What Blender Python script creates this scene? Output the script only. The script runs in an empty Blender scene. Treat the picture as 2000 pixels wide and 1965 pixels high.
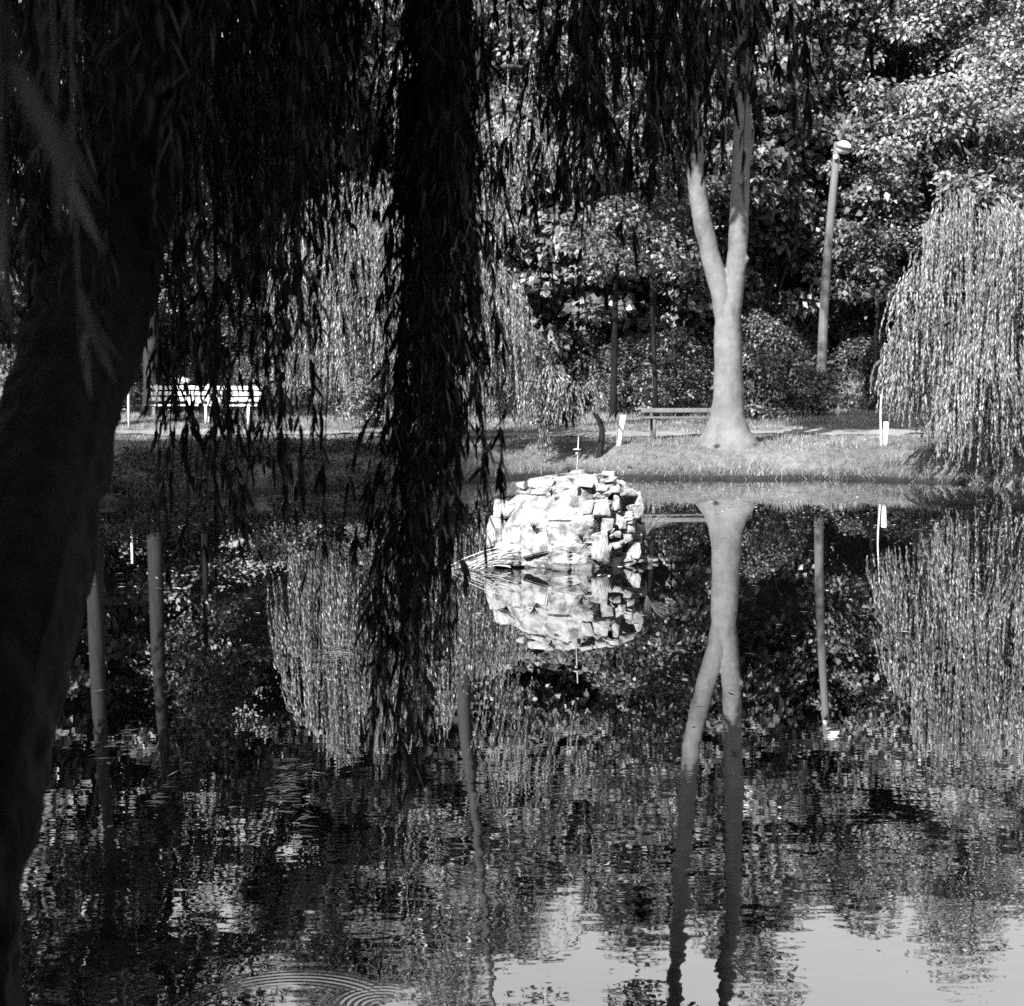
import bpy, math, random
import numpy as np
from mathutils import Vector, noise as mnoise
R = math.radians
S = bpy.context.scene
COL = S.collection
rng = np.random.default_rng(7)
random.seed(7)

# ------------------------------------------------------------------ camera
F = 2857.0; CXP, CYP = 1000.0, 982.5; PITCH = R(5.0); H = 2.0
cd = bpy.data.cameras.new('camera'); cam = bpy.data.objects.new('camera', cd); COL.objects.link(cam)
cam.location = (0, 0, H); cam.rotation_euler = (R(90) - PITCH, 0, 0)
cd.sensor_width = 36; cd.lens = F / 2000 * 36; cd.clip_start = 0.05; cd.clip_end = 3000
cd.dof.use_dof = True; cd.dof.focus_distance = 10.0; cd.dof.aperture_fstop = 6.0
S.camera = cam
def at(px, py, D):
    """world point on the ray through photo pixel px,py at world distance y = D"""
    x = (px - CXP) / F; y = -(py - CYP) / F
    c, s = math.cos(PITCH), math.sin(PITCH)
    d = (x, c + y * s, -s + y * c)
    return np.array([d[0] / d[1] * D, D, H + d[2] / d[1] * D])

# ------------------------------------------------------------------ light
SUN_AZ, SUN_EL = R(32), R(37)
to_sun = Vector((-math.sin(SUN_AZ) * math.cos(SUN_EL), -math.cos(SUN_AZ) * math.cos(SUN_EL), math.sin(SUN_EL)))
W = bpy.data.worlds.new('World'); S.world = W; W.use_nodes = True
nt = W.node_tree; bg = nt.nodes['Background']
sky = nt.nodes.new('ShaderNodeTexSky'); sky.sky_type = 'NISHITA'; sky.sun_disc = False
sky.sun_elevation = SUN_EL; sky.sun_rotation = math.atan2(to_sun.x, to_sun.y)
sky.dust_density = 3.0; sky.air_density = 1.0
bw = nt.nodes.new('ShaderNodeSeparateColor')   # the film sees mostly the blue of the sky
nt.links.new(sky.outputs[0], bw.inputs[0]); nt.links.new(bw.outputs[2], bg.inputs[0])
bg.inputs[1].default_value = 0.095
sl = bpy.data.lights.new('sun', 'SUN'); sl.energy = 5.0; sl.angle = R(0.55); sl.color = (1, 1, 1)
so = bpy.data.objects.new('sun', sl); COL.objects.link(so)
so.rotation_euler = to_sun.to_track_quat('Z', 'Y').to_euler()
S.view_settings.view_transform = 'Standard'; S.view_settings.look = 'None'
S.view_settings.exposure = 1.6; S.view_settings.gamma = 1
S.render.engine = 'CYCLES'
S.cycles.max_bounces = 5; S.cycles.diffuse_bounces = 1; S.cycles.glossy_bounces = 3
S.cycles.transmission_bounces = 2; S.cycles.transparent_max_bounces = 4
S.cycles.use_denoising = False
S.cycles.caustics_reflective = False; S.cycles.caustics_refractive = False

# ------------------------------------------------------------------ materials (all greys: the photograph is black and white)
def mat(name, build):
    m = bpy.data.materials.new(name); m.use_nodes = True
    t = m.node_tree; t.nodes.clear()
    out = t.nodes.new('ShaderNodeOutputMaterial'); build(t, out); return m
def nd(t, typ, **kw):
    n = t.nodes.new(typ)
    for k, v in kw.items():
        if k in n.inputs: n.inputs[k].default_value = v
        else: setattr(n, k, v)
    return n
def ramp(t, src, stops):
    r = t.nodes.new('ShaderNodeValToRGB'); e = r.color_ramp.elements
    while len(e) < len(stops): e.new(0.5)
    for el, (p, v) in zip(e, stops): el.position = p; el.color = (v, v, v, 1)
    t.links.new(src, r.inputs[0]); return r.outputs[0]
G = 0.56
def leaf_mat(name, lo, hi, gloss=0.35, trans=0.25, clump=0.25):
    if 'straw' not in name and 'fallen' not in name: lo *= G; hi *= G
    def b(t, out):
        g = nd(t, 'ShaderNodeNewGeometry')
        c = ramp(t, g.outputs['Random Per Island'], [(0, lo), (0.6, lo + .28 * (hi - lo)), (1, hi * 1.15)])
        tc = nd(t, 'ShaderNodeTexCoord'); n = nd(t, 'ShaderNodeTexNoise', Scale=0.8, Detail=2)
        t.links.new(tc.outputs['Object'], n.inputs['Vector'])
        cl = ramp(t, n.outputs['Fac'], [(0.35, 1 - clump), (0.65, 1 + clump)])
        mx = nd(t, 'ShaderNodeMix', data_type='RGBA', blend_type='MULTIPLY'); mx.inputs[0].default_value = 1
        t.links.new(c, mx.inputs[6]); t.links.new(cl, mx.inputs[7])
        p = nd(t, 'ShaderNodeBsdfPrincipled', Roughness=gloss); p.inputs['Specular IOR Level'].default_value = 0.4
        t.links.new(mx.outputs[2], p.inputs['Base Color'])
        tr = nd(t, 'ShaderNodeBsdfTranslucent'); t.links.new(mx.outputs[2], tr.inputs[0])
        ms = nd(t, 'ShaderNodeMixShader'); ms.inputs[0].default_value = trans
        t.links.new(p.outputs[0], ms.inputs[1]); t.links.new(tr.outputs[0], ms.inputs[2]); t.links.new(ms.outputs[0], out.inputs[0])
    return mat(name, b)
def rough_mat(name, stops, scale=6, detail=6, stretch=(1, 1, 1), bump=0.3, bdist=0.02, rough=0.85, spec=0.3, scale2=None, dirt=None):
    if 'white' not in name and 'painted' not in name: stops = [(a, v * G) for a, v in stops]
    def b(t, out):
        tc = nd(t, 'ShaderNodeTexCoord'); mp = nd(t, 'ShaderNodeMapping'); mp.inputs['Scale'].default_value = stretch
        t.links.new(tc.outputs['Object'], mp.inputs[0])
        n = nd(t, 'ShaderNodeTexNoise', Scale=scale, Detail=detail, Roughness=0.65); t.links.new(mp.outputs[0], n.inputs['Vector'])
        c = ramp(t, n.outputs['Fac'], stops)
        if dirt:
            n2 = nd(t, 'ShaderNodeTexNoise', Scale=dirt[0], Detail=4, Roughness=0.6); t.links.new(tc.outputs['Object'], n2.inputs['Vector'])
            d = ramp(t, n2.outputs['Fac'], dirt[1])
            mx = nd(t, 'ShaderNodeMix', data_type='RGBA', blend_type='MULTIPLY'); mx.inputs[0].default_value = 1
            t.links.new(c, mx.inputs[6]); t.links.new(d, mx.inputs[7]); c = mx.outputs[2]
        if name == 'grassy soil':   # wet mud along the waterline
            gm = nd(t, 'ShaderNodeNewGeometry'); sz = nd(t, 'ShaderNodeSeparateXYZ'); t.links.new(gm.outputs['Position'], sz.inputs[0])
            wet = ramp(t, sz.outputs[2], [(0.05, .18), (0.2, 1.0)])
            m3 = nd(t, 'ShaderNodeMix', data_type='RGBA', blend_type='MULTIPLY'); m3.inputs[0].default_value = 1
            t.links.new(c, m3.inputs[6]); t.links.new(wet, m3.inputs[7]); c = m3.outputs[2]
        p = nd(t, 'ShaderNodeBsdfPrincipled', Roughness=rough); p.inputs['Specular IOR Level'].default_value = spec
        t.links.new(c, p.inputs['Base Color'])
        bp = nd(t, 'ShaderNodeBump', Strength=bump, Distance=bdist); t.links.new(n.outputs['Fac'], bp.inputs['Height'])
        t.links.new(bp.outputs[0], p.inputs['Normal']); t.links.new(p.outputs[0], out.inputs[0])
    return mat(name, b)

M = {}
M['leaf_near'] = leaf_mat('willow leaf near', 0.012, 0.03, 0.55, 0.10)  # deep shade on the near willow is put into this leaf colour
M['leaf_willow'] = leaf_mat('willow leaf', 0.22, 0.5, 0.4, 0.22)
M['leaf_broad'] = leaf_mat('broad leaf', 0.12, 0.36, 0.4, 0.14, 0.3)
M['leaf_fine'] = leaf_mat('fine pale leaf', 0.2, 0.48, 0.4, 0.14, 0.3)
M['leaf_bush'] = leaf_mat('bush leaf', 0.12, 0.32, 0.4, 0.2, 0.3)
M['leaf_dim'] = leaf_mat('shade-dark leaf', 0.03, 0.12, 0.4, 0.15, 0.3)  # leaf darkened to carry the shade of the left bank and crowns
M['bark_dark'] = rough_mat('dark furrowed bark', [(0.35, 0.002), (0.7, 0.014)], 5, 8, (1, 1, 0.18), 1.0, 0.05)  # near-black tone carries the shade on the leaning trunk
M['bark_pale'] = rough_mat('smooth pale bark', [(0.3, 0.17), (0.5, 0.24), (0.75, 0.29)], 5, 8, (1, 1, 0.35), 0.35, 0.012, 0.8, 0.3, None, (1.6, [(0.35, 0.72), (0.6, 1.0)]))
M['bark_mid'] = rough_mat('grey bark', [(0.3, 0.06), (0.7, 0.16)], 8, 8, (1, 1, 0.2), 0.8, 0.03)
M['grass'] = leaf_mat('grass blade', 0.2, 0.5, 0.6, 0.2, 0.3)
M['soil'] = rough_mat('grassy soil', [(0.3, 0.14), (0.55, 0.26), (0.8, 0.36)], 5, 10, (1, 1, 1), 0.9, 0.05, 0.95, 0.1, None, (0.5, [(0.35, 0.7), (0.65, 1.0)]))
M['path'] = rough_mat('trodden sand', [(0.3, 0.28), (0.7, 0.4)], 3, 8, (1, 1, 1), 0.3, 0.01, 0.95, 0.1)
M['stone'] = rough_mat('limestone', [(0.25, 0.34), (0.5, 0.54), (0.8, 0.68)], 6, 10, (1, 1, 1), 0.7, 0.02, 0.9, 0.2, None, (7, [(0.38, 0.35), (0.52, 1.0)]))
M['mortar'] = rough_mat('weathered mortar', [(0.3, 0.26), (0.5, 0.52), (0.8, 0.7)], 7, 10, (1, 1, 1), 1.0, 0.04, 0.95, 0.1, None, (6, [(0.38, 0.4), (0.52, 1.0)]))
M['stone_dark'] = rough_mat('dark footing stone', [(0.3, 0.06), (0.7, 0.2)], 7, 8, (1, 1, 1), 0.8, 0.02, 0.6, 0.4)
M['metal'] = rough_mat('pale metal pipe', [(0.3, 0.5), (0.7, 0.62)], 20, 3, (1, 1, 1), 0.1, 0.002, 0.5, 0.5)
M['white'] = rough_mat('worn white paint', [(0.3, 0.6), (0.45, 0.72), (0.7, 0.8)], 9, 8, (1, 1, 0.4), 0.3, 0.004, 0.7, 0.3)
M['cream'] = rough_mat('pale painted wood', [(0.3, 0.5), (0.7, 0.62)], 6, 6, (0.3, 1, 1), 0.2, 0.003, 0.7, 0.3)
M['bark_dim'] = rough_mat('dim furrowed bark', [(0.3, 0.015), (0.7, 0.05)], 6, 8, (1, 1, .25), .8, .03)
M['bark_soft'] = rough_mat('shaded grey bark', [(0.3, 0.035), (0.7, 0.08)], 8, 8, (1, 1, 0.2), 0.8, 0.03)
M['pole'] = rough_mat('weathered pole', [(0.3, 0.13), (0.7, 0.24)], 8, 8, (1, 1, 0.1), 0.5, 0.01, 0.85, 0.2)
M['enamel'] = rough_mat('white enamel', [(0.3, 0.72), (0.7, 0.8)], 4, 3, (1, 1, 1), 0.05, 0.001, 0.3, 0.5)
M['dark'] = rough_mat('dark cloth', [(0.3, 0.02), (0.7, 0.04)], 8, 4, (1, 1, 1), 0.3, 0.01, 0.9, 0.1)
M['straw'] = leaf_mat('dry straw', 0.35, 0.6, 0.6, 0.1, 0.1)
M['litter'] = leaf_mat('fallen leaf', 0.15, 0.6, 0.5, 0.05, 0.1)
def water_build(t, out):
    tc = nd(t, 'ShaderNodeTexCoord'); sp = nd(t, 'ShaderNodeSeparateXYZ'); t.links.new(tc.outputs['Object'], sp.inputs[0])
    def noise(scale, st, det=3, dist=0.0):
        mp = nd(t, 'ShaderNodeMapping'); mp.inputs['Scale'].default_value = st; t.links.new(tc.outputs['Object'], mp.inputs[0])
        n = nd(t, 'ShaderNodeTexNoise', Scale=scale, Detail=det, Roughness=0.55, Distortion=dist); t.links.new(mp.outputs[0], n.inputs['Vector']); return n.outputs['Fac']
    def mth(op, a, b=None, c=None):
        m = nd(t, 'ShaderNodeMath', operation=op)
        for i, v in enumerate((a, b, c)):
            if v is None: continue
            if isinstance(v, (int, float)): m.inputs[i].default_value = v
            else: t.links.new(v, m.inputs[i])
        return m.outputs[0]
    def mrange(v, a, b, c, d):
        m = nd(t, 'ShaderNodeMapRange', interpolation_type='SMOOTHSTEP'); t.links.new(v, m.inputs[0])
        for i, q in enumerate((a, b, c, d)): m.inputs[i + 1].default_value = q
        return m.outputs[0]
    near = mrange(sp.outputs[1], 4.6, 9.0, 0.9, 0.05)     # a breath of wind reaches only the water by the near bank
    n1 = noise(7.0, (0.55, 1.0, 1), 2); n2 = noise(1.6, (0.6, 1.0, 1), 2); n3 = noise(22.0, (0.6, 1, 1), 1)
    h = mth('ADD', mth('MULTIPLY', n1, 0.0011), mth('MULTIPLY', n2, 0.0030))
    h = mth('ADD', h, mth('MULTIPLY', n3, 0.00014))
    h = mth('MULTIPLY', h, near)
    def ring(cx, cy, r0, width, wl, amp):
        dx = mth('SUBTRACT', sp.outputs[0], cx); dy = mth('SUBTRACT', sp.outputs[1], cy)
        r = mth('SQRT', mth('ADD', mth('MULTIPLY', dx, dx), mth('MULTIPLY', dy, dy)))
        w = mth('SINE', mth('MULTIPLY', r, 2 * math.pi / wl))
        q = mth('DIVIDE', mth('SUBTRACT', r, r0), width)
        e = mth('EXPONENT', mth('MULTIPLY', mth('MULTIPLY', q, q), -1.0))
        return mth('MULTIPLY', mth('MULTIPLY', w, e), amp)
    msk = mrange(noise(2.6, (1, 1, 1), 2), 0.40, 0.62, 0.0, 1.0)
    h = mth('ADD', h, mth('MULTIPLY', msk, ring(RA[0], RA[1], 0.36, 0.045, 0.026, 0.00028)))
    h = mth('ADD', h, mth('MULTIPLY', msk, ring(RB[0], RB[1], 0.09, 0.06, 0.024, 0.00022)))
    bp = nd(t, 'ShaderNodeBump', Strength=1.0, Distance=1.0); t.links.new(h, bp.inputs['Height'])
    gl = nd(t, 'ShaderNodeBsdfGlossy', Roughness=0.0); gl.inputs[0].default_value = (0.97, 0.97, 0.97, 1); t.links.new(bp.outputs[0], gl.inputs['Normal'])
    df = nd(t, 'ShaderNodeBsdfDiffuse'); df.inputs[0].default_value = (0.003, 0.003, 0.003, 1)
    fr = nd(t, 'ShaderNodeFresnel', IOR=1.6); t.links.new(bp.outputs[0], fr.inputs['Normal'])
    fac = mth('ADD', mth('MULTIPLY', fr.outputs[0], 0.52), 0.43)
    ms = nd(t, 'ShaderNodeMixShader'); t.links.new(fac, ms.inputs[0])
    t.links.new(df.outputs[0], ms.inputs[1]); t.links.new(gl.outputs[0], ms.inputs[2]); t.links.new(ms.outputs[0], out.inputs[0])
_q = at(560, 1985, 4.45); RA = (_q[0] + 0.0, 4.36)
_q = at(745, 1955, 4.62); RB = (_q[0], 4.50)
M['water'] = mat('pond water', water_build)

# ------------------------------------------------------------------ mesh helpers
class Geo:
    def __init__(s): s.v = []; s.q = []; s.t = []; s.n = 0
    def add(s, V, Q=None, T=None):
        V = np.asarray(V, float).reshape(-1, 3)
        if Q is not None and len(Q): s.q.append(np.asarray(Q, np.int64).reshape(-1, 4) + s.n)
        if T is not None and len(T): s.t.append(np.asarray(T, np.int64).reshape(-1, 3) + s.n)
        s.v.append(V); s.n += len(V)
    def build(s, name, m, parent=None, smooth=False):
        me = bpy.data.meshes.new(name)
        V = np.concatenate(s.v) if s.v else np.zeros((0, 3))
        Q = np.concatenate(s.q) if s.q else np.zeros((0, 4), np.int64)
        T = np.concatenate(s.t) if s.t else np.zeros((0, 3), np.int64)
        me.vertices.add(len(V)); me.vertices.foreach_set('co', V.astype(np.float32).ravel())
        idx = np.concatenate([Q.ravel(), T.ravel()]).astype(np.int32)
        me.loops.add(len(idx)); me.loops.foreach_set('vertex_index', idx)
        tot = np.concatenate([np.full(len(Q), 4), np.full(len(T), 3)]).astype(np.int32)
        st = np.concatenate([[0], np.cumsum(tot)[:-1]]).astype(np.int32) if len(tot) else np.zeros(0, np.int32)
        me.polygons.add(len(tot)); me.polygons.foreach_set('loop_start', st); me.polygons.foreach_set('loop_total', tot)
        if smooth: me.polygons.foreach_set('use_smooth', np.ones(len(tot), bool))
        me.update(calc_edges=True); me.validate()
        me.materials.append(m)
        o = bpy.data.objects.new(name, me); COL.objects.link(o)
        if parent is not None: o.parent = parent
        return o
def unit(a): return a / np.maximum(np.linalg.norm(a, axis=-1, keepdims=True), 1e-9)
def leaves(g, P, D, N, L, Wd, bend=0.15, fine=True):
    """P base points, D direction, N rough normal, L lengths, Wd widths"""
    D = unit(D); side = unit(np.cross(D, N)); N = unit(np.cross(side, D)); n = len(P)
    L = np.broadcast_to(L, (n,))[:, None]; Wd = np.broadcast_to(Wd, (n,))[:, None]; b = np.broadcast_to(bend, (n,))[:, None]
    if fine:
        p0 = P; c1 = P + D * L * .3 - N * L * b * .12; c2 = P + D * L * .66 - N * L * b * .5; tip = P + D * L - N * L * b * 1.1
        V = np.stack([p0, c1 - side * Wd * .46 + N * Wd * .1, c1 + side * Wd * .46 + N * Wd * .1, c2 - side * Wd * .36 + N * Wd * .08, c2 + side * Wd * .36 + N * Wd * .08, tip], 1).reshape(-1, 3)
        k = np.arange(n)[:, None] * 6
        g.add(V, k + np.array([1, 3, 4, 2]), np.concatenate([k + np.array([0, 1, 2]), k + np.array([3, 5, 4])]))
    else:
        c = P + D * L * .5; tip = P + D * L - N * L * b
        V = np.stack([P, c - side * Wd * .5, tip, c + side * Wd * .5], 1).reshape(-1, 3)
        V[1::4] += np.repeat(N * Wd * .12, 1, 0); V[3::4] += N * Wd * .12
        g.add(V, np.arange(n)[:, None] * 4 + np.array([0, 1, 2, 3]))
def tube(g, pts, rad, k=8, lobes=None, cap=True):
    pts = np.asarray(pts, float); m = len(pts); rad = np.broadcast_to(rad, (m,))
    tan = np.gradient(pts, axis=0) if m > 2 else np.repeat([pts[-1] - pts[0]], m, 0); tan = unit(tan)
    ref = np.array([1.0, 0, 0]) if abs(tan[0][0]) < .8 else np.array([0, 1.0, 0])
    V = []
    for i in range(m):
        u = ref - tan[i] * np.dot(ref, tan[i]); u /= np.linalg.norm(u) + 1e-9; ref = u; w = np.cross(tan[i], u)
        a = np.arange(k) * 2 * math.pi / k; r = np.full(k, rad[i])
        if lobes is not None: r = r * lobes(a, i / (m - 1))
        V.append(pts[i] + np.cos(a)[:, None] * u * r[:, None] + np.sin(a)[:, None] * w * r[:, None])
    V = np.concatenate(V); Q = []
    for i in range(m - 1):
        a = np.arange(k); b = (a + 1) % k
        Q.append(np.stack([i * k + a, i * k + b, (i + 1) * k + b, (i + 1) * k + a], 1))
    T = []
    if cap:
        V = np.concatenate([V, [pts[0], pts[-1]]]); n0 = m * k; a = np.arange(k); b = (a + 1) % k
        T = np.concatenate([np.stack([np.full(k, n0), b, a], 1), np.stack([np.full(k, n0 + 1), (m - 1) * k + a, (m - 1) * k + b], 1)])
    g.add(V, np.concatenate(Q), T)
def spline(pts, n):
    pts = np.asarray(pts, float); m = len(pts); out = []
    P = np.concatenate([[2 * pts[0] - pts[1]], pts, [2 * pts[-1] - pts[-2]]])
    for s in np.linspace(0, m - 1 - 1e-6, n):
        i = int(s); u = s - i; a, b, c, d = P[i], P[i + 1], P[i + 2], P[i + 3]
        out.append(.5 * ((2 * b) + (-a + c) * u + (2 * a - 5 * b + 4 * c - d) * u * u + (-a + 3 * b - 3 * c + d) * u ** 3))
    return np.array(out)
def box(g, c, s, rot=0.0, tilt=0.0):
    c = np.asarray(c, float); hx, hy, hz = [q / 2 for q in s]
    V = np.array([(x, y, z) for x in (-hx, hx) for y in (-hy, hy) for z in (-hz, hz)])
    if tilt: ct, st = math.cos(tilt), math.sin(tilt); V = np.stack([V[:, 0], V[:, 1] * ct - V[:, 2] * st, V[:, 1] * st + V[:, 2] * ct], 1)
    if rot: cr, sr = math.cos(rot), math.sin(rot); V = np.stack([V[:, 0] * cr - V[:, 1] * sr, V[:, 0] * sr + V[:, 1] * cr, V[:, 2]], 1)
    g.add(V + c, [(0, 1, 3, 2), (4, 6, 7, 5), (0, 4, 5, 1), (2, 3, 7, 6), (0, 2, 6, 4), (1, 5, 7, 3)])
def empty(name, loc=(0, 0, 0), label=None, cat=None, group=None):
    o = bpy.data.objects.new(name, None); COL.objects.link(o); o.location = loc; o.empty_display_size = 0.2
    return tag(o, label, cat, group)
def tag(o, label=None, cat=None, group=None, kind=None):
    if label: o['label'] = label
    if cat: o['category'] = cat
    if group: o['group'] = group
    if kind: o['kind'] = kind
    return o
def copy_tree(src, loc, rz, sc, label, group=None):
    r = src.copy(); COL.objects.link(r); r.location = loc; r.rotation_euler = (0, 0, rz); r.scale = sc
    r['label'] = label
    if group: r['group'] = group
    for ch in src.children:
        c = ch.copy(); COL.objects.link(c); c.parent = r
    return r
def bevel(o, w=0.006, seg=2):
    b = o.modifiers.new('bevel', 'BEVEL'); b.width = w; b.segments = seg; b.limit_method = 'ANGLE'; return o

# ------------------------------------------------------------------ ground, path, water
SHORE = np.array([(-16, 13), (-12.5, 18.5), (-9, 21), (-6.3, 22.5), (-4.9, 24.2), (-3.4, 25.6), (-1.8, 26.4), (-.7, 27.4), (.3, 28.7), (1.2, 29.3),
                  (2.2, 28.4), (3.5, 28.0), (5, 28.15), (6.6, 28.0), (7.8, 27.3), (8.8, 26.6), (10, 25.4), (11.5, 22), (13, 16), (12, 8), (8, 4), (4, 3.0), (0, 2.7), (-2.5, 2.9), (-7, 4.5), (-13, 8)], float)
def sdist(x, y):
    P = np.stack([x, y], -1)[..., None, :]; A = SHORE; B = np.roll(SHORE, -1, 0)
    AB = B - A; AP = P - A; t = np.clip((AP * AB).sum(-1) / (AB * AB).sum(-1), 0, 1)
    d = np.sqrt(((AP - AB * t[..., None]) ** 2).sum(-1)).min(-1)
    yy = y[..., None]; xx = x[..., None]
    cond = ((A[:, 1] > yy) != (B[:, 1] > yy)) & (xx < (B[:, 0] - A[:, 0]) * (yy - A[:, 1]) / (B[:, 1] - A[:, 1] + 1e-12) + A[:, 0])
    return np.where(cond.sum(-1) % 2 == 1, -d, d)
def sm(a, b, x): t = np.clip((x - a) / (b - a), 0, 1); return t * t * (3 - 2 * t)
def wob(x, y): return (np.sin(x * 1.7 + np.sin(y * 1.3) * 1.5) * .5 + np.sin(y * 2.3 + x * .9) * .3 + np.sin(x * 5.1 - y * 3.7) * .2 + .25 * np.sin(x * 9.3 + y * 7.1))
def zg(x, y):
    x = np.asarray(x, float); y = np.asarray(y, float); d = sdist(x, y) + .18 * wob(x * 1.6, y * 1.6)
    up = .06 * sm(0, .1, d) + .46 * sm(0, 1.5, d) + .021 * np.clip(d, 0, 14) + .035 * wob(x * .8, y * .8) * sm(.2, 1.5, d) + .02 * wob(x * 3, y * 3) * sm(.1, .6, d)
    return np.where(d > 0, up, -.9 * sm(0, 2.2, -d) - .02)
def gz(x, y): return float(zg(np.array([x]), np.array([y]))[0])
xs = np.concatenate([np.linspace(-600, -70, 8), np.linspace(-60, -16, 23), np.arange(-15, 15, .16), np.linspace(15, 60, 23), np.linspace(70, 600, 8)])
ys = np.concatenate([np.linspace(-400, -40, 7), np.linspace(-30, 1, 18), np.arange(1.5, 19, .5), np.arange(19, 40, .16), np.arange(40, 52, .7), np.linspace(54, 110, 20), np.linspace(130, 900, 10)])
X, Y = np.meshgrid(xs, ys, indexing='ij'); Z = np.concatenate([zg(X[i:i + 10], Y[i:i + 10]) for i in range(0, len(xs), 10)])
g = Geo(); nx, ny = X.shape; ii, jj = np.meshgrid(np.arange(nx - 1), np.arange(ny - 1), indexing='ij'); k0 = (ii * ny + jj).ravel()
g.add(np.stack([X, Y, Z], -1).reshape(-1, 3), np.stack([k0, k0 + ny, k0 + ny + 1, k0 + 1], 1))
tag(g.build('ground', M['soil'], smooth=True), kind='structure')
pc = spline([(-30, 20), (-18, 27), (-11, 31.6), (-6, 33.1), (-2, 33.4), (3, 33.7), (8, 34.2), (14, 33.5), (24, 28)], 220)[:, :2] if False else spline([(-30, 20, 0), (-18, 27, 0), (-11, 31.6, 0), (-6, 33.1, 0), (-2, 33.4, 0), (3, 33.7, 0), (8, 34.2, 0), (14, 33.5, 0), (24, 28, 0)], 260)[:, :2]
tn = unit(np.gradient(pc, axis=0)); nr = np.stack([-tn[:, 1], tn[:, 0]], 1); g = Geo(); rows = []
for i, w in enumerate(np.linspace(-.75, .75, 9)):
    e = .1 * np.sin(np.arange(len(pc)) * .35 + i) if i in (0, 8) else 0
    q = pc + nr * (w + (e[:, None] if i in (0, 8) else 0)); rows.append(np.concatenate([q, (zg(q[:, 0], q[:, 1]) + .03)[:, None]], 1))
V = np.stack(rows, 1); n = len(pc); ii, jj = np.meshgrid(np.arange(n - 1), np.arange(8), indexing='ij'); k0 = (ii * 9 + jj).ravel()
g.add(V.reshape(-1, 3), np.stack([k0, k0 + 1, k0 + 10, k0 + 9], 1)); tag(g.build('path', M['path'], smooth=True), kind='structure')
g = Geo(); g.add([(-18, 1.5, 0), (15, 1.5, 0), (15, 31, 0), (-18, 31, 0)], [(0, 1, 2, 3)]); tag(g.build('pond_water', M['water']), kind='structure')

# ------------------------------------------------------------------ grass on the far bank
def blades(n, xr, yr, dmin, dmax, hlo, hhi, w, lean=.5, keep=None):
    x = rng.uniform(*xr, n); y = rng.uniform(*yr, n); d = np.concatenate([sdist(x[i:i + 20000], y[i:i + 20000]) for i in range(0, n, 20000)])
    m = (d > dmin) & (d < dmax); pd = np.abs(y - np.interp(x, pc[:, 0], pc[:, 1])); m &= (pd > .8) | (rng.random(n) < .04)
    if keep is not None: m &= keep(x, y)
    x, y = x[m], y[m]; n = len(x); P = np.stack([x, y, zg(x, y) - .01], 1)
    Dr = np.stack([rng.normal(0, lean, n), rng.normal(0, lean, n), np.ones(n)], 1); h = rng.uniform(hlo, hhi, n) * (1 + .5 * wob(x * 2, y * 2))
    return P, unit(Dr), h, np.full(n, w)
g = Geo()
for args in [(150000, (-13, 12), (21, 31), .1, 3.2, .04, .10, .012), (110000, (-14, 15), (27, 42), 2.0, 40, .05, .11, .018), (26000, (-13, 12), (20, 31), -.04, .4, .12, .30, .012), (30000, (-16, 18), (38, 47), 2, 60, .08, .2, .03)]:
    P, Dr, h, w = blades(*args); n = len(P); sd = unit(np.cross(Dr, rng.normal(0, 1, (n, 3))))
    V = np.stack([P - sd * w[:, None] / 2, P + sd * w[:, None] / 2, P + Dr * h[:, None]], 1)
    g.add(V.reshape(-1, 3), None, np.arange(n)[:, None] * 3 + np.array([0, 1, 2]))
for c in range(170):
    cx, cy = rng.uniform(-13, 12), rng.uniform(21, 34); dd = float(sdist(np.array([cx]), np.array([cy]))[0])
    if not (-.02 < dd < 2.4) : continue
    n = 130; P = np.stack([cx + rng.normal(0, .16, n), cy + rng.normal(0, .13, n), np.zeros(n)], 1); P[:, 2] = zg(P[:, 0], P[:, 1]) - .01
    Dr = unit(np.stack([rng.normal(0, .5, n), rng.normal(0, .5, n), np.ones(n)], 1)); h = rng.uniform(.1, .32, n) * rng.uniform(.5, 1.1); sd = unit(np.cross(Dr, rng.normal(0, 1, (n, 3)))) * .007
    g.add(np.stack([P - sd, P + sd, P + Dr * h[:, None]], 1).reshape(-1, 3), None, np.arange(n)[:, None] * 3 + np.array([0, 1, 2]))
tag(g.build('grass', M['grass']), 'short tufty grass covering the far bank of the pond', 'grass', kind='stuff')

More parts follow.
